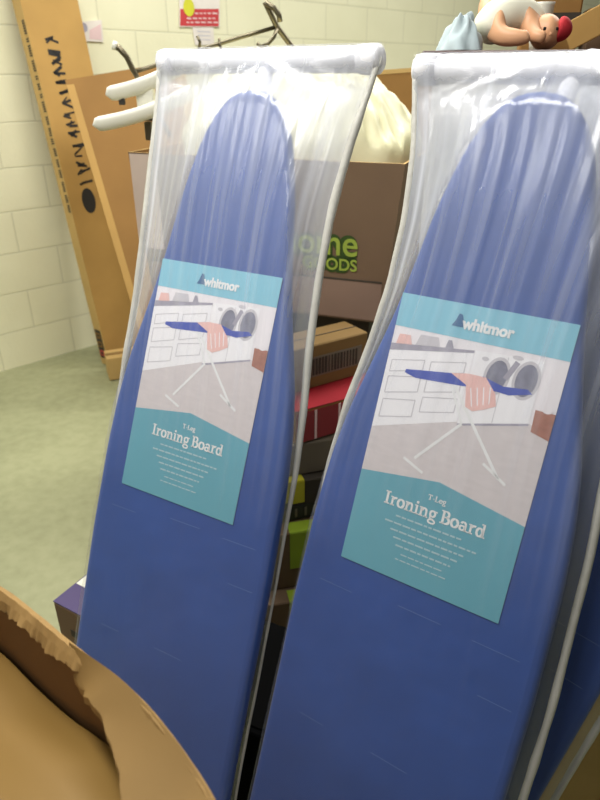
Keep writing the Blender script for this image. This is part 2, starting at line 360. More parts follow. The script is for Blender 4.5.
    for i in range(4): LN((.53+.035*i, .45-.01*i), (.56+.03*i, .55-.012*i), .006, 2.6, 'pcab')
    # logo mark: a little iron seen from the side
    P([(.335, .132), (.402, .132), (.4, .1), (.385, .062), (.365, .058), (.352, .1)], 2.2, 'pnavy')
    lab = mb.build('paper_label', root)
    lab.location = Matrix.Rotation(lroll, 3, 'Z') @ Vector((0, -TAIL, 0))+Vector((0, TAIL-ls, 0)); lab.rotation_euler = (0, 0, lroll)
    tx = MB(); Tz = .0008+.0009; sub = []
    put_text(tx, 'whitmor', X0+.392*W, Y0-.136*W, Tz, .062*W/.72, M['ink'], .297*W, .0009)
    tx.build('logo_lettering', lab); tx = MB()
    slab(tx, 'T-Leg', X0+.447*W, Y0-1.137*W, Tz, .112*W/4.82, M['ink'])
    tx.build('subtitle_lettering', lab); tx = MB()
    probe = MB(); wd = slab(probe, 'Ironing Board', 0, 0, 0, 1, M['ink'])
    slab(tx, 'Ironing Board', X0+.19*W, Y0-1.245*W, Tz, .625*W/wd, M['ink'])
    tx.build('title_lettering', lab); tx = MB(); rnd = random.Random(3)
    for b, a0, a1 in ((1.3, .285, .705), (1.345, .225, .79), (1.388, .27, .74), (1.43, .30, .71), (1.472, .325, .67), (1.515, .37, .645), (1.551, .343, .66)):
        a = a0; h_ = .0105 if b < 1.5 else .008
        while a < a1-.01:                                       # lines of fine print, word by word
            w = min(rnd.choice((.022, .03, .04, .05)), a1-a); tx.rect(X0+a*W, Y0-b*W, X0+(a+w)*W, Y0-(b-h_)*W, Tz, M['pfine']); a += w+.007
    tx.build('fine_print', lab)
    # clear bag
    def tens(v): return max(0., min(1., (v+.42)/.45))
    def front(v, x, xl, xr):
        """height of the front sheet at local x"""
        h = hw(min(v, .2805)); zb = .0022
        if v > .272: zb = .0022-(.0022-BZ-BRad-.001)*min(1, (v-.272)/(BV-.272))
        ex = -.034
        if abs(x) <= h: z = zb
        else:
            e = xr-h if x > 0 else -xl-h; t = (abs(x)-h)/max(e, .004); t = min(1, t)
            z = zb+(ex-zb)*(t**.85 if e > .02 else t)
            if v > BV-.04: k = min(1, (v-BV+.04)/.04); z = z*(1-k)+(BZ+BRad+.001)*k
        return z
    NU, NV = 110, 120; vs = []; hz = []; cut = TAIL+.015
    for j in range(NV):
        v = BV-(BV+cut)*(j/(NV-1))
        xl = -smooth_interp(LE, v); xr = smooth_interp(RE, v); tn = tens(v)
        for i in range(NU):
            s = i/(NU-1); x = xl+(xr-xl)*s
            z = front(v, x, xl, xr)
            rid = noise.noise((s*15, v*1.2, 1.)); rid2 = noise.noise((s*38+v*2, v*1.6, 4.))
            fade = min(1, s*12, (1-s)*12)*min(1, (BV-v)*14)
            out = abs(x) > hw(min(v, .2805))
            z += fade*tn*(max(0, rid)*(.012 if out else .008)+max(0, rid2)*.003)
            vs.append((x, v+TAIL, z))
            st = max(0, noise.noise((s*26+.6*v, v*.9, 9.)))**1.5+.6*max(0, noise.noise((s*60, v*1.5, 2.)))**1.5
            g = max(0., min(1., (v+.05)/.35)); out_f = .09 if out else 0.  # g: light sheen painted in as white haze, growing towards the nose
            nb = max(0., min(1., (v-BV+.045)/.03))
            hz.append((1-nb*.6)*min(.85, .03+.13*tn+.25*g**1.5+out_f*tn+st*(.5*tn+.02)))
    F0 = len(vs); fs = []
    for j in range(NV-1):
        for i in range(NU-1): fs.append([j*NU+i, (j+1)*NU+i, (j+1)*NU+i+1, j*NU+i+1])
    # wrap over the bar: half turn from the front top to the back
    NB = 8
    xl = -smooth_interp(LE, BV); xr = smooth_interp(RE, BV); RR = BRad+.0015
    for k in range(1, NB+1):
        t = math.pi*k/NB
        for i in range(NU):
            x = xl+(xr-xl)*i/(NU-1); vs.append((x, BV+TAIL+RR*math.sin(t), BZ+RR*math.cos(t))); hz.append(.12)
    prev = list(range(NU))
    for k in range(NB):
        cur = [F0+k*NU+i for i in range(NU)]
        for i in range(NU-1): fs.append([prev[i], prev[i+1], cur[i+1], cur[i]])
        prev = cur
    NVb = 60
    for j in range(1, NVb):
        v = BV-(BV+cut)*(j/(NVb-1)); xl = -smooth_interp(LE, v); xr = smooth_interp(RE, v); tn = tens(v); cur = []
        for i in range(NU):
            s = i/(NU-1); x = xl+(xr-xl)*s; e = 4*s*(1-s)
            z = -.034-(.031*min(1, e*2.2)+.006*noise.noise((s*14, v*2, 3.))*tn*e)
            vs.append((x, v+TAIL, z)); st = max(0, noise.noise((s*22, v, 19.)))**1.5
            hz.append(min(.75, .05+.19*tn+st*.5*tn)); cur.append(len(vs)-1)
        for i in range(NU-1): fs.append([prev[i], prev[i+1], cur[i+1], cur[i]])
        prev = cur
    tf = lambda y: max(0., min(1., (y-TAIL-.2)/(BV-.2)))
    vs = [(x, y+bt*x*tf(y), z_) for x, y, z_ in vs]
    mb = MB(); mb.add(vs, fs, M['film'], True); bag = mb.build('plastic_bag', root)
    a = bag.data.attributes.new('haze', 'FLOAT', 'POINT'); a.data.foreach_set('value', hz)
    for sx, tab in ((-1, LE), (1, RE)):
        pts = []; rad = []
        for j in range(60):
            v = BV-(BV+1.15)*(j/59); x = sx*smooth_interp(tab, v)
            pts.append((x+.0015*noise.noise((v*9, sx, 0)), v+TAIL, -.036+.004*noise.noise((v*7, sx, 5))))
            r = .0062 if v > -.18 else max(.0022, .0062-.014*(-.18-v))
            if v > .25: r *= .8
            if sx > 0: r = max(r*1.1, .0042*rs)
            rad.append(r*(1+.25*noise.noise((v*20, sx, 8))))
        pts = [(x, y+bt*x*tf(y), z_) for x, y, z_ in pts]
        mb = MB(); mb.tube(pts, rad, M['seam'], 8); mb.build('bag_seam', bag)
    return root

def board_matrix(yaw, tilt, Tl, roll=0., off=0., pivot=None, slide=0.):
    ux = Vector((math.cos(yaw), -math.sin(yaw), 0)); b = Vector((math.sin(yaw), math.cos(yaw), 0))
    uy = b*math.sin(tilt)+Vector((0, 0, math.cos(tilt))); n = ux.cross(uy)
    if pivot:
        u, v = pivot; c = Tl+ux*u+uy*v+n*off
        x2 = ux*math.cos(roll)-uy*math.sin(roll); y2 = uy*math.cos(roll)+ux*math.sin(roll)
        return frame(x2, y2, n, c-y2*(TAIL+v)+y2*slide)
    return frame(ux, uy, n, Tl+ux*.12-uy*TAIL)
TL = Vector((-.2346, 1.0892, H-.2822)); TR = Vector((.1471, .8794, H-.2765))
LE1 = [(.37, .231), (.32, .226), (.22, .217), (.1, .208), (0, .203), (-.1, .2), (-.2, .201), (-.3, .199), (-.5, .192), (-1.2, .190)]
RE1 = [(.37, .2), (.32, .193), (.22, .177), (.1, .163), (0, .163), (-.1, .168), (-.2, .178), (-.3, .184), (-.5, .1865), (-.75, .1845), (-1.2, .1835)]
LE2 = [(.34, .2), (.31, .196), (.205, .17), (.105, .159), (0, .16), (-.1, .172), (-.18, .185), (-.292, .192), (-.5, .191), (-1.2, .191)]
RE2 = [(.34, .24), (.31, .235), (.205, .218), (.105, .2), (0, .19), (-.1, .188), (-.18, .192), (-.292, .2), (-.5, .207), (-.7, .203), (-1.2, .2)]
b1 = make_board(.342, -.232, .199, LE1, RE1, .3, R(-1.6), -.024, .007); b2 = make_board(.322, -.2, .236, LE2, RE2, 1.3); b3 = make_board(.300, -.2, .236, LE2, RE2, 1.2)
for ch in children(b3):
    if ch.name.startswith('paper_label'):
        for g in children(ch): bpy.data.objects.remove(g)
        bpy.data.objects.remove(ch)
b1.matrix_world = board_matrix(R(29.8), R(24.15), TL, R(-1.6), 0., (.12, 0.), .007)
b2.matrix_world = board_matrix(R(33.7), R(22.4), TR)
b3.matrix_world = board_matrix(R(33.7), R(21.2), TR, R(9.5), -.105, (.178, -.54), .045)
G = 'blue ironing boards wrapped in clear plastic'
tag(b1, 'blue ironing board in clear plastic standing farthest left, in front of the open carton', 'ironing board', G)
tag(b2, 'large nearest blue ironing board in clear plastic with its whole label showing, right of centre', 'ironing board', G)
tag(b3, 'blue ironing board mostly hidden behind the nearest one, only an edge at lower right', 'ironing board', G)

# ------------------------------------------------------------------ room shell
wa = Vector((-1.604, 3.117, 0)); wd_ = Vector((.399, .382, 0)).normalized(); wn = Vector((wd_.y, -wd_.x, 0))
me = bpy.data.meshes.new('wall_back'); s0, s1, wh = -4.5, 9.0, 3.6
me.from_pydata([wa+wd_*s0, wa+wd_*s1, wa+wd_*s1+Vector((0, 0, wh)), wa+wd_*s0+Vector((0, 0, wh)), wa+wd_*s0-wn*.2, wa+wd_*s1-wn*.2, wa+wd_*s1-wn*.2+Vector((0, 0, wh)), wa+wd_*s0-wn*.2+Vector((0, 0, wh))], [], [(0, 1, 2, 3), (5, 4, 7, 6), (3, 2, 6, 7), (1, 5, 6, 2), (4, 0, 3, 7)])
uv = me.uv_layers.new(name='UVMap'); co = {0: (s0, 0), 1: (s1, 0), 2: (s1, wh), 3: (s0, wh)}
for lp in me.loops: uv.data[lp.index].uv = co.get(lp.vertex_index, (0, 0))
for k, lp in enumerate(me.loops):
    u_, v_ = uv.data[lp.index].uv; uv.data[lp.index].uv = (u_+.18, v_+.005)
me.materials.append(M['wall']); ow = bpy.data.objects.new('wall_back', me); C.objects.link(ow); ow['kind'] = 'structure'
mb = MB(); mb.box((1, 2, -.05), (14, 16, .1), M['floor']); fo = mb.build('floor'); fo['kind'] = 'structure'

def on_wall(px, py, gap=.004):
    d = ray(px, py); o = Vector((0, 0, H)); t = (wa+wn*gap-o).dot(wn)/d.dot(wn); return o+d*t
def wall_frame(px, py):
    return frame(wd_, Vector((0, 0, 1)), wn, on_wall(px, py, .003))
def wl(Mx, px, py):
    p = Mx.inverted() @ on_wall(px, py, .003); return (p.x, p.y)
# notices on the wall
Mx = wall_frame(90, 42); r_ = empty('wall_card', Mx)
mb = MB(); p = [wl(Mx, *c) for c in ((79, 41), (103, 42), (101, 20), (79, 22))]; mb.prism(p, 0, .006, M['notice']); o = mb.build('card_sheet', r_)
mb = MB(); p = [wl(Mx, *c) for c in ((89, 39), (101, 40), (100, 24), (89, 30))]; mb.poly(p, .0068, M['pinkpaper']); c0 = wl(Mx, 83.5, 27.5); mb.ell(c0, .018, .02, .0068, M['pgrey']); mb.build('print', r_)
tag(r_, 'small pale pink and white card stuck on the block wall beside the tall carton', 'notice')
Mx = wall_frame(198, 28); r_ = empty('wall_notice', Mx)
mb = MB(); p = [wl(Mx, *c) for c in ((179, 27), (219, 27), (219, -16), (179, -16))]; mb.prism(p, 0, .006, M['notice']); mb.build('notice_sheet', r_)
mb = MB(); p = [wl(Mx, *c) for c in ((179.5, 26), (218, 26.5), (218, 9), (179.5, 9))]; mb.poly(p, .0068, M['redpaper'])
rn = random.Random(4)
for yy in (14, 19, 23):
    x = 186
    while x < 214:
        w = rn.uniform(2, 5); a = wl(Mx, x, yy); b = wl(Mx, x+w, yy-1.2); mb.rect(a[0], a[1], b[0], b[1], .0074, M['pinkpaper']); x += w+1.6
mb.build('red_band', r_)
mb = MB(); mb.ell(wl(Mx, 188, 7.5), .036, .042, .0085, M['yellow']); mb.build('round_sticker', r_)
tag(r_, 'wall notice with a red lower band and a round yellow sticker', 'notice')
Mx = wall_frame(203, 45); mb = MB(); p = [wl(Mx, *c) for c in ((195, 45), (214, 45), (213, 27.5), (192, 27.5))]; mb.prism(p, 0, .004, M['notice'])
for yy in (32, 36, 40):
    a = wl(Mx, 197, yy); b = wl(Mx, 210, yy-.6); mb.rect(a[0], a[1], b[0], b[1], .0046, M['pline'])
o = mb.build('paper_sheet'); o.matrix_world = Mx
tag(o, 'small white paper sheet taped on the wall below the red notice', 'paper')

# ------------------------------------------------------------------ cartons at the left wall
def slanted_box(mb, base, top, depth, m, m_side, T=None):
    """leaning carton from the 4 front corners (bl, br, tr, tl) pushed back by depth"""
    bl, br, tr, tl = [Vector(c) for c in base+top]; d = Vector(depth)
    vs = [bl, br, tr, tl, bl+d, br+d, tr+d, tl+d]
    mb.add(vs, [(0, 1, 2, 3)], m); mb.add(vs, [(5, 4, 7, 6), (3, 2, 6, 7), (1, 5, 6, 2), (4, 0, 3, 7), (4, 5, 1, 0)], m_side)
    return vs
# tall narrow carton leaning in the corner
RB = atz(110, 368, 0); RT = on_wall(20, 0, .17); ay = (RT-RB); LV = ay.length; ay.normalize(); L_ = LV*1.09
wA = .085; wB = .27
fx = (-wd_); fx = -wn; fx = (fx-ay*fx.dot(ay)).normalized()          # narrow face runs from the ridge back to the wall
sx_ = (wd_-ay*wd_.dot(ay)); sx_ = (sx_-fx*sx_.dot(fx)).normalized()    # broad face runs along the wall
Mt = frame(-fx, ay, (-fx).cross(ay), RB)                             # local x: back edge -> ridge
root = empty('tall_carton', Mt)
nzl = (-fx).cross(ay); sgn = 1 if nzl.dot(sx_) > 0 else -1
mb = MB()
pts = [(-wA, 0), (0, 0), (0, sgn*wB), (-wA, sgn*wB)]
vs = [(p[0], .012, p[1]) for p in pts]+[(p[0], L_, p[1]) for p in pts]
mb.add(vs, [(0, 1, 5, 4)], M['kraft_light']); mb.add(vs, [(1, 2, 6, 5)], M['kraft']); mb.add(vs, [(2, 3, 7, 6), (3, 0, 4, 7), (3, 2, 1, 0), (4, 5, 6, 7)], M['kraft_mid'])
mb.build('carton_body', root)
Tn = Matrix.Translation((-wA, 0, 0)) if sgn < 0 else Matrix.Translation((0, 0, 0)) @ Matrix.Rotation(math.pi, 4, 'Y')
Tb = Matrix.Rotation(R(90), 4, 'Y') if sgn < 0 else Matrix.Rotation(R(-90), 4, 'Y')
mb = MB(); rn = random.Random(11)
y = L_*.44
while y < L_*.86:                                   # column of fine print up the narrow face
    h_ = rn.uniform(.012, .05); 
    yy = y
    while yy < y+h_:
        mb.box((wA*.74, yy, .0006), (.026, .006, .0008), M['black'], Tn); yy += .0095
    y += h_+.018
mb.build('printed_lettering', root)
mb = MB()
Tm = Tb
y = L_*.5
for i in range(15):                                  # heavy brush lettering on the side face
    hh = rn.uniform(.02, .05); w = rn.uniform(.05, .085)
    for k in range(3):
        a0 = (.07+rn.uniform(0, .02), y+rn.uniform(0, .02)); a1 = (a0[0]+w*rn.uniform(.4, 1), y+rn.uniform(-.01, .04)); mb.line(a0, a1, rn.uniform(.006, .014), .0012, M['black'], Tm)
    y += .044
mb.build('brush_lettering', root); mb = MB(); mb.ell((.1, L_*.46), .035, .06, .0012, M['black'], 20, Tm); mb.build('round_mark', root)
mb = MB(); mb.rect(.008, .05, wA-.012, .21, .0012, M['black'], Tn)
for i in range(3): mb.rect(.016, .062+i*.05, wA-.022, .094+i*.05, .0018, M['redpaper'] if i == 0 else M['kraft_mid'], Tn)
for i in range(3): mb.rect(.026, .07+i*.05, wA-.034, .086+i*.05, .0024, M['black'], Tn)
mb.build('handling_mark', root)
tag(root, 'tall narrow kraft carton with black lettering, leaning on the block wall at far left', 'carton')

# flat brown carton leaning beside it
root = empty('flat_carton', atz(170, 425, 0))
tl = at(65, 80, 3.02); bl = atz(163, 412, 0.0); tr = at(172, 62, 3.25); br = bl+(tr-tl)*1.0; br.z = 0
dp = Vector((.03, .09, 0)); inv = Matrix.Translation(-root.location)
mb = MB(); vs = [inv @ c for c in (bl, br, tr, tl)]
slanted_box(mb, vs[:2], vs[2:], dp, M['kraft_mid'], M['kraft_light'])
ay = (vs[3]-vs[0]).normalized(); fx = (vs[1]-vs[0]); fx = (fx-ay*fx.dot(ay)).normalized(); nn = fx.cross(ay)
mb.build('carton_body', root)
e = .034; mb = MB(); Tm = frame(fx, ay, nn, vs[0]+nn*.0015); Lc = (vs[3]-vs[0]).length
mb.rect(0, .02, e, Lc-.01, 0, M['kraft']); mb.build('edge_fold', root)
mb = MB.__new__(MB); mb.__init__(); mb.rect(0, .02, e, Lc-.02, 0, M['kraft'], Tm); ef = [c for c in children(root) if c.name.startswith('edge_fold')][0]
bpy.data.objects.remove(ef); mb.build('edge_fold', root)
mb = MB(); 
dd = ray(128, 218); pl = root.matrix_world if False else None
o_ = Vector((0, 0, H)); p0 = root.location+vs[0]+nn*.002; t = (p0-o_).dot(nn)/dd.dot(nn); hit = o_+dd*t-root.location
q0 = Tm.inverted() @ hit; mb.ell((q0.x, q0.y), .017, .017, .001, M['kraft_light'], 20, Tm); mb.build('round_sticker', root)
tag(root, 'broad flat brown carton leaning next to the tall narrow carton', 'carton')

# small tan carton at the foot
p = atz(109, 372, 0); mb = MB(); Tm = Matrix.Rotation(R(22), 4, 'Z')
mb.box((.09, .07, .065), (.16, .12, .12), M['kraft_light'], Tm, .002)
root = empty('small_carton', p+Vector((.03, -.13, 0)))
mb.build('carton_body', root); mb = MB(); mb.box((.09, .07, .126), (.162, .03, .002), M['torn'], Tm); mb.build('tape', root)
tag(root, 'small tan carton on the floor at the foot of the leaning cartons', 'carton')

# ------------------------------------------------------------------ big open carton with the bag in it
LC = at(128, 152, 1.95); RC = Vector((.26, 1.677, LC.z)); ZT = LC.z; ZB = .80
fx = (RC-LC); fx.z = 0; BW = fx.length; fx.normalize(); fy = Vector((-fx.y, fx.x, 0))
Mb = frame(fx, fy, Vector((0, 0, 1)), Vector((LC.x, LC.y, ZB))); HB = ZT-ZB; BD = .5
root = empty('open_carton', Mb)
def shell(mb, w, d, h, flare, m_out, m_in, t=.006, bow=.0):
    o = []
    for k, z in enumerate((0, h)):
        f = flare*k; i_ = .035*(1-k)
        o.append([(i_-f, 0-f*.3, z), (w+f-i_, 0-f*.3, z), (w+f-i_, d, z), (i_-f, d, z)])
    vs = o[0]+o[1]; ii = []
    for ring in o: ii += [(x+(t if x < w/2 else -t), y+(t if y < d/2 else -t), z+(t if z == 0 else 0)) for x, y, z in ring]
    mb.add(vs, [(0, 1, 5, 4)], m_out[0]); mb.add(vs, [(1, 2, 6, 5), (2, 3, 7, 6), (3, 2, 1, 0)], m_out[1]); mb.add(vs, [(3, 0, 4, 7)], m_out[2])
    mb.add(ii, [(4, 5, 1, 0), (5, 6, 2, 1), (6, 7, 3, 2), (7, 4, 0, 3), (0, 1, 2, 3)], m_in)
    mb.add(vs[4:]+ii[4:], [(0, 1, 5, 4), (1, 2, 6, 5), (2, 3, 7, 6), (3, 0, 4, 7)], M['kraft_light'])
mb = MB(); shell(mb, BW, BD, HB, .0, (M['box_brown'], M['box_brown'], M['box_pink']), M['kraft_dark']); mb.build('carton_body', root)
mb = MB(); mb.box((BW/2, -.0015, .06), (BW-.08, .002, .11), M['flap_brown']); mb.box((BW/2, -.003, .115), (BW-.08, .002, .004), M['dark_card']); mb.build('bottom_flap', root)
mb = MB(); mb.rect(.004, .15, .09, HB-.004, 0, M['box_pink'], Matrix.Rotation(R(90), 4, 'X') @ Matrix.Translation((0, 0, .0015))); mb.build('pale_panel', root)
# printed shop lettering on the front face
def face_xy(px, py):
    d = ray(px, py); o = Vector((0, 0, H)); nrm = -fy; t = (LC-o).dot(nrm)/d.dot(nrm); h = Mb.inverted() @ (o+d*t); return h.x, h.z
xr_, yb_ = face_xy(357.5, 256.5); _, yt_ = face_xy(340, 236.5); xl_, _ = face_xy(283, 256); _, yb2 = face_xy(357, 271.5); _, yt2 = face_xy(340, 258.5); xl2, _ = face_xy(303, 271)
Tf = Matrix.Rotation(R(90), 4, 'X')
mb = MB(); xh = yt_-yb_
for m_, off, zz in (('darkgreen', .0095, .0022), ('green', .001, .003)):
    s = xh/.50; put_text(mb, 'home', xl_, yb_, zz, s, M[m_], xr_-xl_, off, Tf)
    s = (yt2-yb2)/.70; put_text(mb, 'GOODS', xl2, yb2, zz, s, M[m_], xr_-xl2, off*.8, Tf)
mb.build('printed_lettering', root)
tag(root, 'large open brown carton with green lettering, white bag bulging from its top', 'carton')
# white plastic bag inside
mb = MB()
def bagf(s, t):
    th = 2*math.pi*s; r = 1-t; k = noise.noise((math.cos(th)*2.2, math.sin(th)*2.2, t*2.5)); k2 = noise.noise((math.cos(th)*6, math.sin(th)*6, t*5+3))
    x = BW*.545+(BW*.425)*math.copysign(abs(math.cos(th))**.6, math.cos(th))*min(1, r*1.25)
    y = BD*.5+(BD*.44)*math.copysign(abs(math.sin(th))**.6, math.sin(th))*min(1, r*1.25)
    prof = math.sin(min(1, t*1.5)*math.pi/2)
    hx = .225-.05*max(0, (x-BW*.55)/(BW*.45))**1.0
    hx *= min(1., .30+max(0, x-.02)/.14) if x < .2 else 1
    return (x+k2*.014*r, y+k*.02*r, HB-.10+(.10+hx)*prof+(k*.03+(.5-abs(k2))*.05-.015+(.4-abs(noise.noise((math.cos(th)*13, math.sin(th)*13, t*9))))*.022)*min(1, t*4)*(1 if t < .8 else .6))
mb.grid(bagf, 140, 44, M['bag'], None, True); o = mb.build('plastic_sack'); o.matrix_world = Mb
tag(o, 'crumpled cream white plastic bag bulging out of the large open carton', 'bag')

# brown cardboard sheet behind the bag
root = empty('cardboard_sheet', (.2, 2.42, 0))
a = at(366, 71.5, 2.42); b = at(440, 66, 2.36); inv = Matrix.Translation(-root.location)
a = inv @ a; b = inv @ b
mb = MB(); dn = Vector((0, 0, -a.z))
vs = [Vector((a.x, a.y-.1, 0)), Vector((b.x, b.y-.1, 0)), b, a]
slanted_box(mb, vs[:2], vs[2:], (0, .02, 0), M['kraft_mid'], M['kraft_light']); mb.build('panel', root)
mb = MB(); mb.add([vs[3]+Vector((0, -.002, -.012)), vs[2]+Vector((0, -.002, -.012)), vs[2]+Vector((0, -.002, .001)), vs[3]+Vector((0, -.002, .001))], [(0, 1, 2, 3)], M['kraft_light']); mb.build('edge_fold', root)
tag(root, 'brown cardboard sheet standing up behind the white bag, between the two board tops', 'cardboard')

# ------------------------------------------------------------------ chrome folding rack with white paddles
root = empty('folding_rack', at(160, 120, 2.02)); inv = Matrix.Translation(-root.location)
q = lambda px, py, Y: inv @ at(px, py, Y)
mb = MB(); A = [q(114, 45.5, 1.98), q(119, 48, 1.98), q(127, 57, 1.98), q(132, 68, 1.985), q(145, 91, 2.0), q(158, 113, 2.02), q(166, 128, 2.03), q(170, 136, 2.035)]
mb.tube(A, [.0085, .0085, .008, .0075, .0065, .0065, .0065, .0065], M['chrome'], 10); mb.build('side_tube', root)
mb = MB(); mb.tube([q(113, 45, 1.98), q(117, 46.5, 1.98)], .011, M['cream_plastic'], 10); mb.build('end_cap', root)
mb = MB(); mb.tube([q(134, 72, 2.0), q(150, 67, 2.02), q(199, 50, 2.06), q(240, 37.5, 2.1), q(276, 27, 2.14)], .0055, M['chrome'], 8); mb.build('cross_rod', root)
mb = MB(); mb.tube([q(199, 50, 2.06), q(200, 42, 2.05), q(197, 36, 2.05)][::-1], .004, M['chrome'], 8); mb.build('clip', root); mb = MB(); mb.tube([q(219, 38, 2.07), q(220, 46, 2.07), q(223, 52, 2.07)], .004, M['chrome'], 8); mb.build('clip', root)
mb = MB(); mb.tube([q(265, 2, 2.12), q(268, 8, 2.12), q(277, 27, 2.14), q(292, 47, 2.15), q(303, 63, 2.15)], [.008]*5, M['chrome'], 10); mb.build('side_tube', root)
mb = MB(); mb.tube([q(266, 3, 2.1), q(274, 8, 2.1), q(279, 15, 2.1), q(280, 22, 2.1)], .0075, M['chrome'], 8); mb.build('grip', root)
mb = MB(); mb.tube([q(277, 29, 2.13), q(274, 37, 2.12), q(268, 44, 2.11), q(261, 46.5, 2.1), q(257, 43, 2.1)], .0055, M['chrome'], 8); mb.build('hook', root)
for pts in (((105.5, 95, 1.95), (122, 90.5, 1.96), (157, 75, 1.99), (190, 61, 2.02)), ((92.5, 125.5, 1.92), (112, 119, 1.93), (157, 103.5, 1.97), (192, 92, 2.0))):
    mb = MB(); P4 = [q(*c) for c in pts]; d = (P4[-1]-P4[0]).normalized(); up = (Vector((0, -.25, 1))-d*Vector((0, -.25, 1)).dot(d)).normalized(); w = d.cross(up)
    n_ = 18; ll = (P4[-1]-P4[0]).length; rows = []
    def padf(s, t, P0=P4[0], d=d, up=up, w=w, ll=ll):
        th = 2*math.pi*s; a = min(1, math.sqrt(max(0, 1-(1-min(1, t/.09))**2))); e = max(.02, a)
        bow = -.012*math.sin(t*math.pi)
        return P0+d*(ll*t)+up*(math.sin(th)*.0205*e+bow)+w*(math.cos(th)*.012*e)
    mb.grid(padf, 16, 24, M['cream_plastic'], None, True); mb.build('paddle', root)
mb = MB(); c0 = q(146, 98, 2.0); mb.box(c0, (.05, .03, .075), M['cream_plastic'], None, .006); mb.box(q(149, 117, 2.0), (.04, .03, .02), M['rubber'], None, .004); mb.box(q(122, 101, 1.97), (.016, .016, .02), M['rubber'], None, .003); mb.box(q(149, 131, 2.0), (.022, .02, .05), M['chrome'], None, .004); mb.build('bracket', root)
tag(root, 'dull chrome folding rack with two white plastic paddles lying over the open carton', 'rack')

# ------------------------------------------------------------------ pile of cartons between the boards
def carton(name, label, c, size, yaw, m, extras=(), group='cartons piled between the ironing boards', cat='carton'):
    """c = front-left-bottom corner; size = width, depth, height"""
    root = empty(name, Matrix.Translation(c) @ Matrix.Rotation(yaw, 4, 'Z'))
    w, d, h = size
    mb = MB(); mb.box((w/2, d/2, h/2), (w, d, h), m, None, .003, 1)
    mb.box((w/2, d/2, h+.0006), (w*.985, .003, .0012), M['dark_card']); mb.build('carton_body', root)
    for nm, fn in extras:
        mb = MB(); fn(mb, w, d, h); mb.build(nm, root)
    tag(root, label, cat, group); return root
def barcode(mb, w, d, h):
    x = w*.36
    rn = random.Random(5); mb.box((w*.36+.075, -.0008, h*.5), (.17, .0012, h*.46), M['grey_card'])
    for i in range(16):
        ww = rn.uniform(.003, .007); mb.box((x, -.0018, h*.5), (ww, .001, h*.38), M['dark_card']); x += .0095
def redtape(mb, w, d, h):
    mb.box((w/2, -.001, h*.5), (w*.99, .002, h*.9), M['red'])
    for i in range(3): mb.box((w*(.2+.25*i), -.0025, h*.5), (.006, .001, h*.9), M['pinkpaper'], Matrix.Identity(4))
    mb.box((w/2, d*.3, h+.0015), (w*.99, d*.6, .002), M['red'])
def lab(colname, x0, x1, z0, wrap=True):
    def fn(mb, w, d, h):
        mb.box((w*(x0+x1)/2, -.001, h*(z0+1)/2), (w*(x1-x0), .002, h*(1-z0)), M[colname])
        if wrap: mb.box((w*(x0+x1)/2, .02, h+.0014), (w*(x1-x0), .04, .0016), M[colname])
        mb.box((w*(x0+x1)/2-.01, -.0025, h*.45), (.02, .001, .012), M['darkgreen'])
    return fn
def strip(mb, w, d, h):
    mb.box((w/2, -.001, h*.2), (w*.98, .002, h*.36), M['black'])
    for i in range(9): mb.box((w*(.1+.09*i), -.0025, h*.2), (.006, .001, h*.22), M['grey_card'])
Yw = R(18)
pile = [
 ('carton', 'brown carton with a dark barcode strip, topmost of the pile between the boards', (-.06, 1.39, .715), (.28, .1, .115), R(33), M['barcarton'], [('barcode_strip', barcode)]),
 ('carton', 'carton faced with red tape in the pile, under the barcode carton', (-.01, 1.32, .625), (.27, .30, .088), R(30), M['kraft_mid'], [('red_tape', redtape)]),
 ('carton', 'plain greyish brown carton in the pile under the red taped one', (-.085, 1.30, .535), (.28, .31, .088), Yw, M['grey_card'], []),
 ('carton', 'dark carton with a yellow label and black strip in the middle of the pile', (-.085, 1.275, .42), (.28, .33, .113), Yw, M['dark_card'], [('yellow_label', lab('label_yellow', .08, .36, .45)), ('black_strip', strip)]),
 ('carton', 'brown carton with a lime green label, the higher of the two in the pile', (-.09, 1.23, .245), (.28, .36, .173), R(14), M['box_brown'], [('green_label', lab('label_green', .24, .62, .36))]),
 ('carton', 'brown carton with a lime green label near the bottom of the pile', (-.10, 1.18, .0), (.28, .40, .243), R(12), M['box_brown'], [('green_label', lab('label_green', .27, .62, .38))]),
]
for nm, lb, c, sz, yw, m_, ex in pile: carton(nm, lb, Vector(c), sz, yw, m_, ex)
# support carton under the open one
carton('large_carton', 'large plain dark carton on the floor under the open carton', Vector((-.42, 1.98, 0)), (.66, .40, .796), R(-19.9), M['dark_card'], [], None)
# cream cup and a black block added to darken the gap
def flap(mb, w, d, h): mb.box((w*.5, d*.3, h+.002), (w*.9, d*.5, .003), M['gap_black'])
carton('gap_dark_block', 'black block added on the floor to darken the gap between the two front boards', Vector((-.21, .83, 0)), (.17, .26, .33), R(-24), M['gap_black'], [('lid', flap)], None)

# purple topped carton behind the left board
p = atz(53, 602, .30); pe = atz(81, 626, .30); pyaw = math.atan2(pe.y-p.y, pe.x-p.x); pl_ = atz(85, 566, .30)-p
def purple_top(mb, w, d, h):
    mb.box((w/2, d/2, h+.002), (w*.995, d*.995, .003), M['purple'])
def wlabel(mb, w, d, h):
    mb.box((w*.5, d*.7, h+.0042), (w*.96, d*.56, .001), M['white_label'])
    for i in range(4): mb.box((w*.55, d*(.5+.09*i), h+.005), (w*.5, .006, .0006), M['pgrey'])
def darkpr(mb, w, d, h):
    for i in range(3): mb.box((w*.5, -.001, h*(.75-.2*i)), (w*.55, .001, h*.07), M['dark_card'])
carton('purple_carton', 'brown carton with purple top and white label on the floor behind the left ironing board', Vector((p.x, p.y, 0)), (.20, .165, .30), R(-30), M['box_brown'], [('purple_top', purple_top), ('white_label', wlabel), ('dark_print', darkpr)], None)
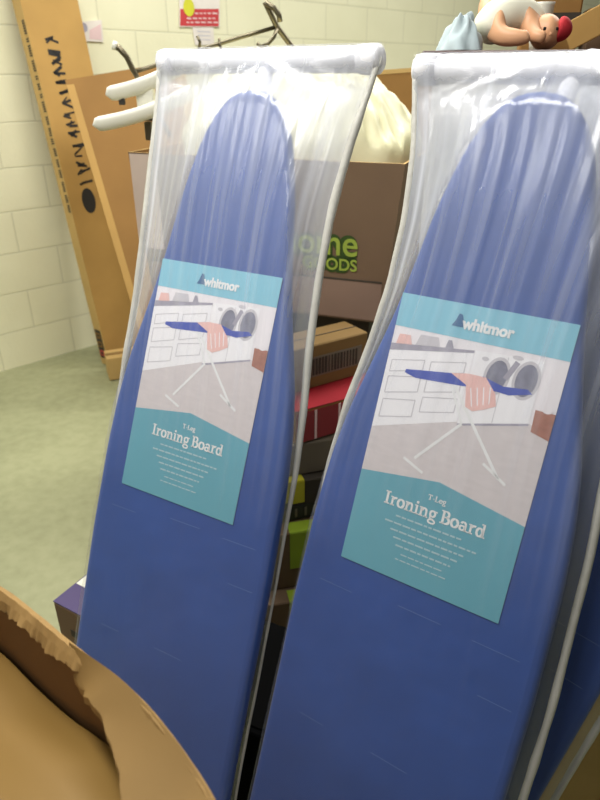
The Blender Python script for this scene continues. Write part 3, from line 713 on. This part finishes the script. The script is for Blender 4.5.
# brown carton at lower right corner
def edge_t(mb, w, d, h): mb.box((w-.02, -.001, h/2), (.012, .002, h*.96), M['kraft_light'])
carton('low_carton', 'brown carton on the floor at the lower right corner behind the hidden board', Vector((.42, .77, 0)), (.17, .2, .5), R(-20), M['kraft_light'], [('edge_tape', edge_t)], None)

# ------------------------------------------------------------------ cabinet at right, doll and things on it
cz = at(415, 50.6, 1.135).z; cy = R(-14)
Mc = Matrix.Translation((.190, 1.135, 0)) @ Matrix.Rotation(cy, 4, 'Z')
root = empty('low_cabinet', Mc); cw, cdp = .62, .5
mb = MB(); mb.box((cw/2+.01, cdp/2, (cz-.025)/2), (cw-.02, cdp-.02, cz-.025), M['cabinet']); mb.build('cabinet_body', root)
mb = MB(); mb.box((cw/2, cdp/2, cz-.0125), (cw, cdp, .025), M['darkwood'], None, .003); mb.build('cabinet_top', root)
for k in (0, 1):
    mb = MB(); mb.box((cw*(.26+.48*k)+.005, -.001, cz*.5), (cw*.45, .016, cz*.88), M['cabinet'], None, .003); d_ = mb.build('door', root)
    mb = MB(); mb.tube([(cw*(.42+.16*k), -.02, cz*.55), (cw*(.42+.16*k), -.02, cz*.65)], .006, M['chrome']); mb.build('handle', d_)
tag(root, 'white cabinet with dark wooden top behind the nearest ironing board', 'cabinet')

def skin_mesh(name, verts, edges, rad, m, parent, sub=2):
    me = bpy.data.meshes.new(name); me.from_pydata(verts, edges, []); o = bpy.data.objects.new(name, me); C.objects.link(o)
    md = o.modifiers.new('s', 'SKIN'); md.use_smooth_shade = True
    for i, r in enumerate(rad): me.skin_vertices[0].data[i].radius = (r, r) if not isinstance(r, tuple) else r
    me.skin_vertices[0].data[0].use_root = True
    sb = o.modifiers.new('u', 'SUBSURF'); sb.levels = sub; sb.render_levels = sub
    dg = bpy.context.evaluated_depsgraph_get(); m2 = bpy.data.meshes.new_from_object(o.evaluated_get(dg))
    o.modifiers.clear(); o.data = m2; bpy.data.meshes.remove(me); m2.materials.clear(); m2.materials.append(m)
    for p_ in m2.polygons: p_.use_smooth = True
    o.parent = parent; o.name = name; return o
dz = cz
root = empty('baby_doll', at(505, 50, 1.10)); root.location.z = dz+.016; inv = Matrix.Translation(-root.location)
q = lambda px, py, Y: inv @ at(px, py, Y+.065)
V = [q(487, 33, 1.13), q(497, 20, 1.14), q(514, 16.5, 1.15), q(529, 24, 1.15), q(537, 34, 1.14), q(541, 36, 1.13), q(544, 37, 1.12)]   # pelvis .. chest .. neck .. head
Rr = [.024, .026, .027, .026, .019, .014, .02]
Ed = [(i, i+1) for i in range(6)]
# near leg lying forward
V += [q(498, 40, 1.10), q(514, 40.5, 1.085), q(524, 41, 1.08), q(529, 37, 1.08)]; Rr += [.016, .014, .0115, .0105]; Ed += [(0, 7), (7, 8), (8, 9), (9, 10)]
# raised far leg
V += [q(485, 20, 1.16), q(488, 7, 1.18), q(493, -8, 1.2), q(500, -14, 1.19)]; Rr += [.018, .0165, .013, .0105]; Ed += [(0, 11), (11, 12), (12, 13), (13, 14)]
# arm
V += [q(534, 38, 1.10), q(538, 40, 1.09), q(546, 41, 1.085)]; Rr += [.012, .0105, .009]; Ed += [(3, 15), (15, 16), (16, 17)]
skin_mesh('body', V, Ed, Rr, M['skin'], root)
# head
mb = MB()
hc = q(545, 35.5, 1.125)
def headf(s, t):
    th = 2*math.pi*s; ph = math.pi*t; r = .025
    return hc+Vector((r*1.0*math.sin(ph)*math.cos(th), r*.95*math.sin(ph)*math.sin(th)-.004*math.exp(-((th-4.7)**2)*6)*math.sin(ph), r*1.05*math.cos(ph)))
mb.grid(headf, 28, 18, M['skin'], None, True)
for ex_ in (-.011, .011): mb.box(hc+Vector((ex_*.85, -.0225, .004)), (.005, .004, .005), M['blackplastic'], None, .0015)
mb.box(hc+Vector((0, -.025, -.003)), (.006, .006, .006), M['skin'], None, .002); mb.box(hc+Vector((0, -.0215, -.012)), (.01, .003, .003), M['redcloth'], None, .001)
mb.build('head', root)
# romper
V2 = [q(482, 40, 1.125), q(487, 33, 1.13), q(497, 21, 1.14), q(514, 16.5, 1.15), q(529, 25, 1.15), q(538, 36, 1.14)]
skin_mesh('romper', V2, [(i, i+1) for i in range(5)], [.022, .03, .034, .035, .032, .023], M['romper'], root)
skin_mesh('red_hat', [hc+Vector((.014, -.004, .004)), hc+Vector((.026, -.008, .004)), hc+Vector((.036, -.012, -.006))], [(0, 1), (1, 2)], [.024, .021, .01], M['redcloth'], root)
bpy.context.view_layer.update(); root.location.z += dz+.001-min((o_.matrix_world @ v_.co).z for o_ in children(root) for v_ in o_.data.vertices)
tag(root, 'baby doll in a white romper bent over on the dark cabinet top, one leg raised', 'doll')
# pale blue cloth beside the doll
Mcl = Mc
mb = MB(); cc = at(460, 50, 1.17); cc.z = dz
def clothf(s, t):
    th = 2*math.pi*s; k = noise.noise((math.cos(th)*2, math.sin(th)*2, t*3))
    return (cc.x+(.036+.01*k)*math.cos(th)*(1-t)**.7, cc.y+(.04+.01*k)*math.sin(th)*(1-t)**.7, dz+.001+(.044+.012*k)*math.sin(t*math.pi/2)*(1+.25*math.cos(th)*(1-t)))
mb.grid(clothf, 36, 14, M['greyblue'], None, True); o = mb.build('doll_blanket'); tag(o, 'crumpled pale blue cloth on the cabinet top left of the doll', 'cloth')
# boxes and small things at the back of the cabinet
def on_cab(x, y, z=0): return Mc @ Vector((x, y, z))
bx = at(519, 50, 1.38); bx.z = dz
carton('shoebox', 'small brown carton standing behind the doll on the cabinet', bx, (.10, .10, .17), cy, M['kraft_mid'], [('dark_base', lambda mb, w, d, h: mb.box((w/2, -.001, .05), (w*1.0, .002, .035), M['dark_card']))], None)
bx = at(584, 50, 1.33); bx.z = dz
carton('flat_box', 'low flat brown carton behind the doll, right of the small upright one', bx, (.10, .09, .065), cy, M['box_brown'], [('lid', lambda mb, w, d, h: mb.box((w/2, d/2, h), (w*1.03, d*1.03, .014), M['kraft_mid']))], None)
mb = MB(); c = at(537, 50, 1.30); mb.tube([(c.x, c.y, dz), (c.x, c.y, dz+.02), (c.x, c.y, dz+.074), (c.x, c.y, dz+.078)], [.013, .016, .018, .019], M['cream_plastic'], 16); o = mb.build('white_cup'); tag(o, 'small white cup on the cabinet between the doll and the upright carton', 'cup')
mb = MB(); c = at(604, 50, 1.24); Tm = Matrix.Translation((c.x, c.y, dz)) @ Matrix.Rotation(R(-18), 4, 'Z') @ Matrix.Rotation(R(-28), 4, 'Y'); mb.box((.02, .03, .05), (.13, .012, .045), M['kraft'], Tm, .002); o = mb.build('wood_offcut'); tag(o, 'tan cardboard strip tilted up at the right end of the cabinet top', 'cardboard')

# ------------------------------------------------------------------ big torn carton in the foreground
RZ = .95
rim = [(-1.0, .12), (-.95, .42), (-.72, .60), (-.5, .60), (-.40, .555), (-.312, .503), (-.256, .459), (-.213, .427), (-.158, .388), (-.109, .340), (-.062, .282), (-.018, .2), (.005, .1), (.0, -.05), (-.1, -.25), (-.4, -.38), (-.85, -.2)]
def resample(pts, n, closed=True):
    P_ = [Vector(p) for p in pts]; m = len(P_); out = []
    def cr(i, t):
        a, b, c, d = P_[(i-1) % m], P_[i % m], P_[(i+1) % m], P_[(i+2) % m]
        return .5*((2*b)+(c-a)*t+(2*a-5*b+4*c-d)*t*t+(3*b-a-3*c+d)*t**3)
    for i in range(m):
        for k in range(n): out.append(cr(i, k/n))
    return out
rl = resample(rim, 7); cen = Vector((-.45, .12)); n = len(rl)
def inset(d):
    o = []
    for i in range(n):
        t_ = (rl[(i+1) % n]-rl[i-1]).normalized(); nn_ = Vector((-t_.y, t_.x))
        if nn_.dot(cen-rl[i]) < 0: nn_ = -nn_
        o.append(rl[i]+nn_*d)
    return o
root = empty('torn_carton', (-.45, .12, 0)); off = Vector((-.45, .12))
inn = inset(.012)
rt = [RZ+.004*noise.noise((p.x*14, p.y*14, 0)) for p in rl]
ri = [RZ-.012+.010*noise.noise((p.x*25, p.y*25, 6)) for p in rl]
mb = MB()
vo = [(p.x-off.x, p.y-off.y, 0) for p in rl]+[(p.x-off.x, p.y-off.y, z) for p, z in zip(rl, rt)]
vi = [(p.x-off.x, p.y-off.y, .012) for p in inn]+[(p.x-off.x, p.y-off.y, z) for p, z in zip(inn, ri)]
mb.add(vo, [[i, (i+1) % n, n+(i+1) % n, n+i] for i in range(n)]+[list(range(n))], M['kraft_near'], True)
mb.add(vi, [[i, n+i, n+(i+1) % n, (i+1) % n] for i in range(n)]+[list(range(n))], M['liner'], True)
mb.build('carton_wall', root)
mb = MB(); NS = n*5; vs = []                              # ragged corrugated edge along the rim
for k in range(NS):
    i = k/5; i0 = int(i) % n; i1 = (i0+1) % n; f = i-int(i)
    a = rl[i0].lerp(rl[i1], f); b = inn[i0].lerp(inn[i1], f); za = rt[i0]*(1-f)+rt[i1]*f; zb = ri[i0]*(1-f)+ri[i1]*f
    j1 = noise.noise((k*.07, 1, 0))+.35*noise.noise((k*.31, 1, 3)); j2 = noise.noise((k*.11, 2, 0))+.4*noise.noise((k*.37, 2, 4)); w = b-a
    for s_, z in ((-.05+.03*j1, za+.001), (.35, za+.002+.0015*j2), (.7+.12*j1, (za*2+zb)/3+.001*j1), (1.1+.35*j2, zb-.001+.002*j1)):
        p = a+w*s_; vs.append((p.x-off.x, p.y-off.y, z))
fs = []
for k in range(NS):
    for c_ in range(3): fs.append([k*4+c_, k*4+c_+1, ((k+1) % NS)*4+c_+1, ((k+1) % NS)*4+c_])
mb.add(vs, fs, M['torn']); mb.build('torn_edge', root)
# liner flap folded inward along the near right side
fl_o = [(-.256, .459), (-.213, .424), (-.158, .386), (-.109, .338), (-.062, .280), (-.02, .198), (.002, .1), (-.003, -.04)]
fl_i = [(-.245, .447), (-.208, .408), (-.184, .376), (-.163, .352), (-.132, .286), (-.118, .2), (-.125, .1), (-.13, -.04)]
so = resample(fl_o, 6)[6:43]; si = resample(fl_i, 6)[6:43]
mb = MB()
def flf(s, t):
    i = min(36, int(t*36)); a = so[i]; b = si[i]; p = a.lerp(b, s)
    jag = .004*noise.noise((t*40, 3, 1))*(1 if s > .95 else 0)
    z = RZ+.004-.016*s+.004*noise.noise((p.x*18, p.y*18, 2))*min(1, t*5)-.012*(1-min(1, t*6))*s
    d_ = (b-a).normalized()*jag if (b-a).length > 1e-4 else Vector((0, 0))
    return (p.x+d_.x-off.x, p.y+d_.y-off.y, z)
mb.grid(flf, 12, 37, M['kraft_near'], None)
mb.grid(lambda s, t: tuple(Vector(flf(1-s, t))-Vector((0, 0, .009))), 12, 37, M['liner'], None)
mb.grid(lambda s, t: tuple(Vector(flf(1, t))-Vector((0, 0, .0095*s-.0005))), 2, 37, M['torn'], None)
mb.build('folded_flap', root)
tag(root, 'large torn kraft carton in the near left foreground, open at the top', 'carton')
# kraft paper filling
i3 = inset(.018)
mb = MB()
vs = []; K = 22; pc = Vector((-.45, .12))
for k in range(K):
    t = k/(K-1)
    for p in i3:
        x = p.lerp(pc, t)
        z = .880+.012*noise.noise((x.x*4, x.y*4, 0))+.006*noise.noise((x.x*11, x.y*11, 5))+.05*min(1, t*2.0)-.010*(1-min(1, t*9))
        rdg = math.exp(-((x.x*.75+x.y*.65-.0)/.03)**2)*.012
        vs.append((x.x, x.y, z+rdg*min(1, t*4)))
fs = []
for k in range(K-1):
    for i in range(n): fs.append([k*n+i, k*n+(i+1) % n, (k+1)*n+(i+1) % n, (k+1)*n+i])
mb.add(vs, fs, M['paperkraft'], True); o = mb.build('kraft_paper')
tag(o, 'smooth brown kraft paper filling the torn carton in the foreground', 'paper')

# ------------------------------------------------------------------ light
def area(name, loc, aim, size, sy, power, col=(1, 1, 1)):
    l = bpy.data.lights.new(name, 'AREA'); l.shape = 'RECTANGLE'; l.size = size; l.size_y = sy; l.energy = power; l.color = col
    o = bpy.data.objects.new(name, l); C.objects.link(o); o.location = loc
    o.rotation_euler = (Vector(aim)-Vector(loc)).to_track_quat('-Z', 'Y').to_euler(); return o
area('ceiling_or_fill_light', (-.45, .72, 2.42), (-.35, .8, 0), 1.3, .3, 28, (1, .985, .95))  # unseen lamp added close above the board tops to brighten them
area('ceiling_or_fill_light', (-2.0, .2, 3.0), (-1.6, .5, 0), 2.0, .4, 20, (1, .985, .95))
area('ceiling_or_fill_light', (-.4, 2.3, 3.2), (-.4, 2.5, 0), 2.4, .5, 74, (1, .985, .93))
area('ceiling_or_fill_light', (2.4, 3.4, 3.2), (2.4, 3.5, 0), 2.4, .5, 90, (1, .985, .93))
w = bpy.data.worlds.new('room_bounce'); w.use_nodes = True; bpy.context.scene.world = w
w.node_tree.nodes['Background'].inputs[0].default_value = (.93, .95, .88, 1); w.node_tree.nodes['Background'].inputs[1].default_value = .105
cd.dof.use_dof = True; cd.dof.focus_distance = .95; cd.dof.aperture_fstop = 7.0
bpy.context.scene.view_settings.view_transform = 'Standard'
bpy.context.scene.view_settings.exposure = 0.0
